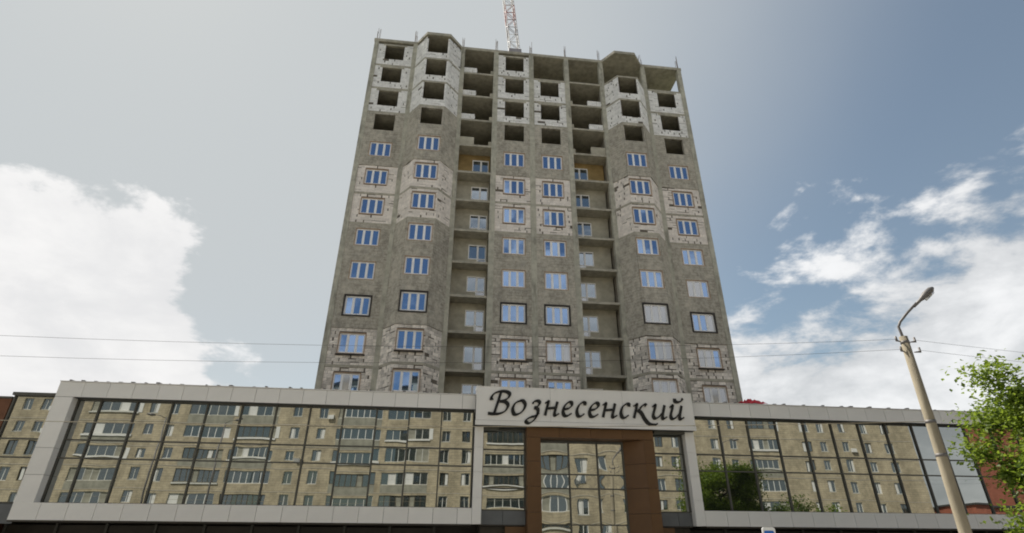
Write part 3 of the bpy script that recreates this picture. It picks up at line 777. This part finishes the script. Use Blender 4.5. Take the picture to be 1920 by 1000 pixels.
# ------------------------------------------------------------------ street lamps across the road (mirrored)
def far_lamp(x, y, h, side, label):
    t = thing('steel_street_lamp', label, 'street lamp', (x, y, 0), 'steel lamps across the road')
    MB().tube([(0, 0, 0), (0, 0, h)], [.11, .07], 10).build('pole', MT['steel'], t, True)
    MB().tube([(0, 0, h-.1), (side*.5, .2, h+.1), (side*1.1, .4, h+.15)], .035, 6).build('arm', MT['steel'], t, True)
    MB().tube([(side*1.0, .36, h+.13), (side*1.3, .48, h+.16), (side*1.8, .66, h+.2)], [.06, .16, .07], 8).build('lamp_head', MT['steel'], t, True)
far_lamp(-29.1, -12, 13.6, -1, 'dark steel lamp post across the road, leftmost mirrored in the left glass wing')
far_lamp(-23.2, -12, 13.4, 1, 'dark steel lamp post across the road, second mirrored in the left glass wing')
far_lamp(31.2, -12, 12.6, 1, 'dark steel lamp post across the road, mirrored at the left of the right wing')

# ------------------------------------------------------------------ trees
def tree(name, label, loc, h, crown_r, crown_z, nl, leaf, m, seed, group=None, zsq=1.):
    rr = random.Random(seed)
    t = thing(name, label, 'tree', loc, group)
    tr = MB(); tr.tube([(0, 0, 0), (.05, .03, h*.3), (-.03, .06, h*.55), (.04, 0, h*.85)], [h*.022, h*.017, h*.012, h*.004], 9)
    cl = []
    for i in range(15):
        a = i*2.4+rr.random(); z0 = h*rr.uniform(.28, .7); rad = crown_r*rr.uniform(.55, .95)
        e = Vector((math.cos(a)*rad, math.sin(a)*rad, min(z0+h*rr.uniform(.08, .28), h*.95)))
        md = Vector((math.cos(a)*rad*.45, math.sin(a)*rad*.45, z0+(e.z-z0)*.35))
        tr.tube([(0, 0, z0), md, e], [h*.009, h*.006, h*.002], 6)
        cl += [e, (e+md)/2]
    tr.build('trunk', MT['bark'], t, True)
    for i in range(64):
        d = Vector((rr.gauss(0, 1), rr.gauss(0, 1), rr.gauss(0, 1))).normalized()*rr.uniform(.45, 1)
        cl.append(Vector((d.x*crown_r, d.y*crown_r, crown_z+d.z*crown_r*zsq)))
    lv = MB()
    for i in range(nl):
        c = rr.choice(cl); s = crown_r*.14
        p = c+Vector((rr.gauss(0, s), rr.gauss(0, s), rr.gauss(0, s*.7)))
        u = Vector((rr.gauss(0, 1), rr.gauss(0, 1), rr.gauss(0, .6))).normalized(); w = u.cross(Vector((rr.gauss(0, .6), rr.gauss(0, .6), 1))).normalized()
        l = leaf*rr.uniform(.6, 1.25); b = len(lv.v); n = u.cross(w)*l*.12
        lv.v += [tuple(p-u*l*.5), tuple(p+w*l*.32-n), tuple(p+u*l*.5), tuple(p-w*l*.32-n)]
        lv.f += [(b, b+1, b+2), (b, b+2, b+3)]
    lv.build('crown', m, t)
    return t
tree('street_tree', 'leafy green street tree at the right edge beside the lamp post', (17.5, 13.2, .13), 7.0, 2.45, 4.5, 60000, .145, MT['leaf'], 5)
for i, (x, y, h, lab) in enumerate([(30.5, -17, 8.4, 'dark green tree across the road mirrored at the left of the right wing'), (34.5, -18, 7.6, 'small green tree across the road mirrored second in the right wing'), (40.5, -16, 7.4, 'pale green tree across the road mirrored third in the right wing'), (45.5, -17, 6.6, 'low green tree across the road mirrored rightmost in the right wing')]):
    tree('far_tree', lab, (x, y, 0), h, 2.5, h-2.6, 2600, .32, MT['leaf_d'] if i % 2 == 0 else MT['leaf'], 20+i, 'trees across the road')

# ------------------------------------------------------------------ small things
rs = thing('road_sign', 'blue and white road sign on a thin post below the right wing', 'road sign', (8.05, 14.0, .13))
MB().tube([(0, .04, 0), (0, .04, 2.5)], .03, 8).build('post', MT['steel'], rs, True)
def rrect(w, h, r, y0, y1, z):
    pts = []
    for cx, cz, a0 in ((w/2-r, h/2-r, 0), (-w/2+r, h/2-r, 90), (-w/2+r, -h/2+r, 180), (w/2-r, -h/2+r, 270)):
        for i in range(5): a = R(a0+i*22.5); pts.append((cx+r*math.cos(a), cz+r*math.sin(a)))
    m = MB(); n = len(pts); m.v = [(x, y0, z+q) for x, q in pts]+[(x, y1, z+q) for x, q in pts]
    m.f = [tuple(range(n))[::-1], tuple(range(n, 2*n))]+[(i, (i+1) % n, n+(i+1) % n, n+i) for i in range(n)]
    return m
rrect(.34, .62, .06, -.012, .012, 2.36).build('sign_plate', MT['signwhite'], rs)
rrect(.26, .50, .04, -.018, -.013, 2.34).build('sign_face', MT['signblue'], rs)
rg = random.Random(11); tv = []; tf = []
nx, ny = 16, 7
for j in range(ny+1):
    for i in range(nx+1):
        s, t_ = i/nx, j/ny
        env = math.sin(math.pi*min(max(t_, .02), .98))*(.5+.5*math.sin(math.pi*s))
        tv.append((s*1.25, t_*.6, .02+env*(.20+.12*rg.random())+.06*rg.random()))
for j in range(ny):
    for i in range(nx):
        a = j*(nx+1)+i; tf.append((a, a+1, a+nx+2, a+nx+1))
me = bpy.data.meshes.new('red_tarpaulin'); me.from_pydata(tv, [], tf); me.materials.append(MT['redcloth'])
o = tag(obj('red_tarpaulin', me, None, (13.75, P+.15, ZT1+.02)), 'crumpled red tarpaulin lying on the roof edge at the tower foot', 'tarpaulin')

# stand the empties of the large buildings at their bases (their parts stay where they are)
for e, base in ((tower, (6.4, T+7, 0)), (mall, (8, 31, 0)), (block, (-1.2, -34, 0)), (low, (79, -28, 0)), (tall, (115, -46, 0))):
    e.location = base
    for ch in e.children: ch.location = Vector(ch.location)-Vector(base)
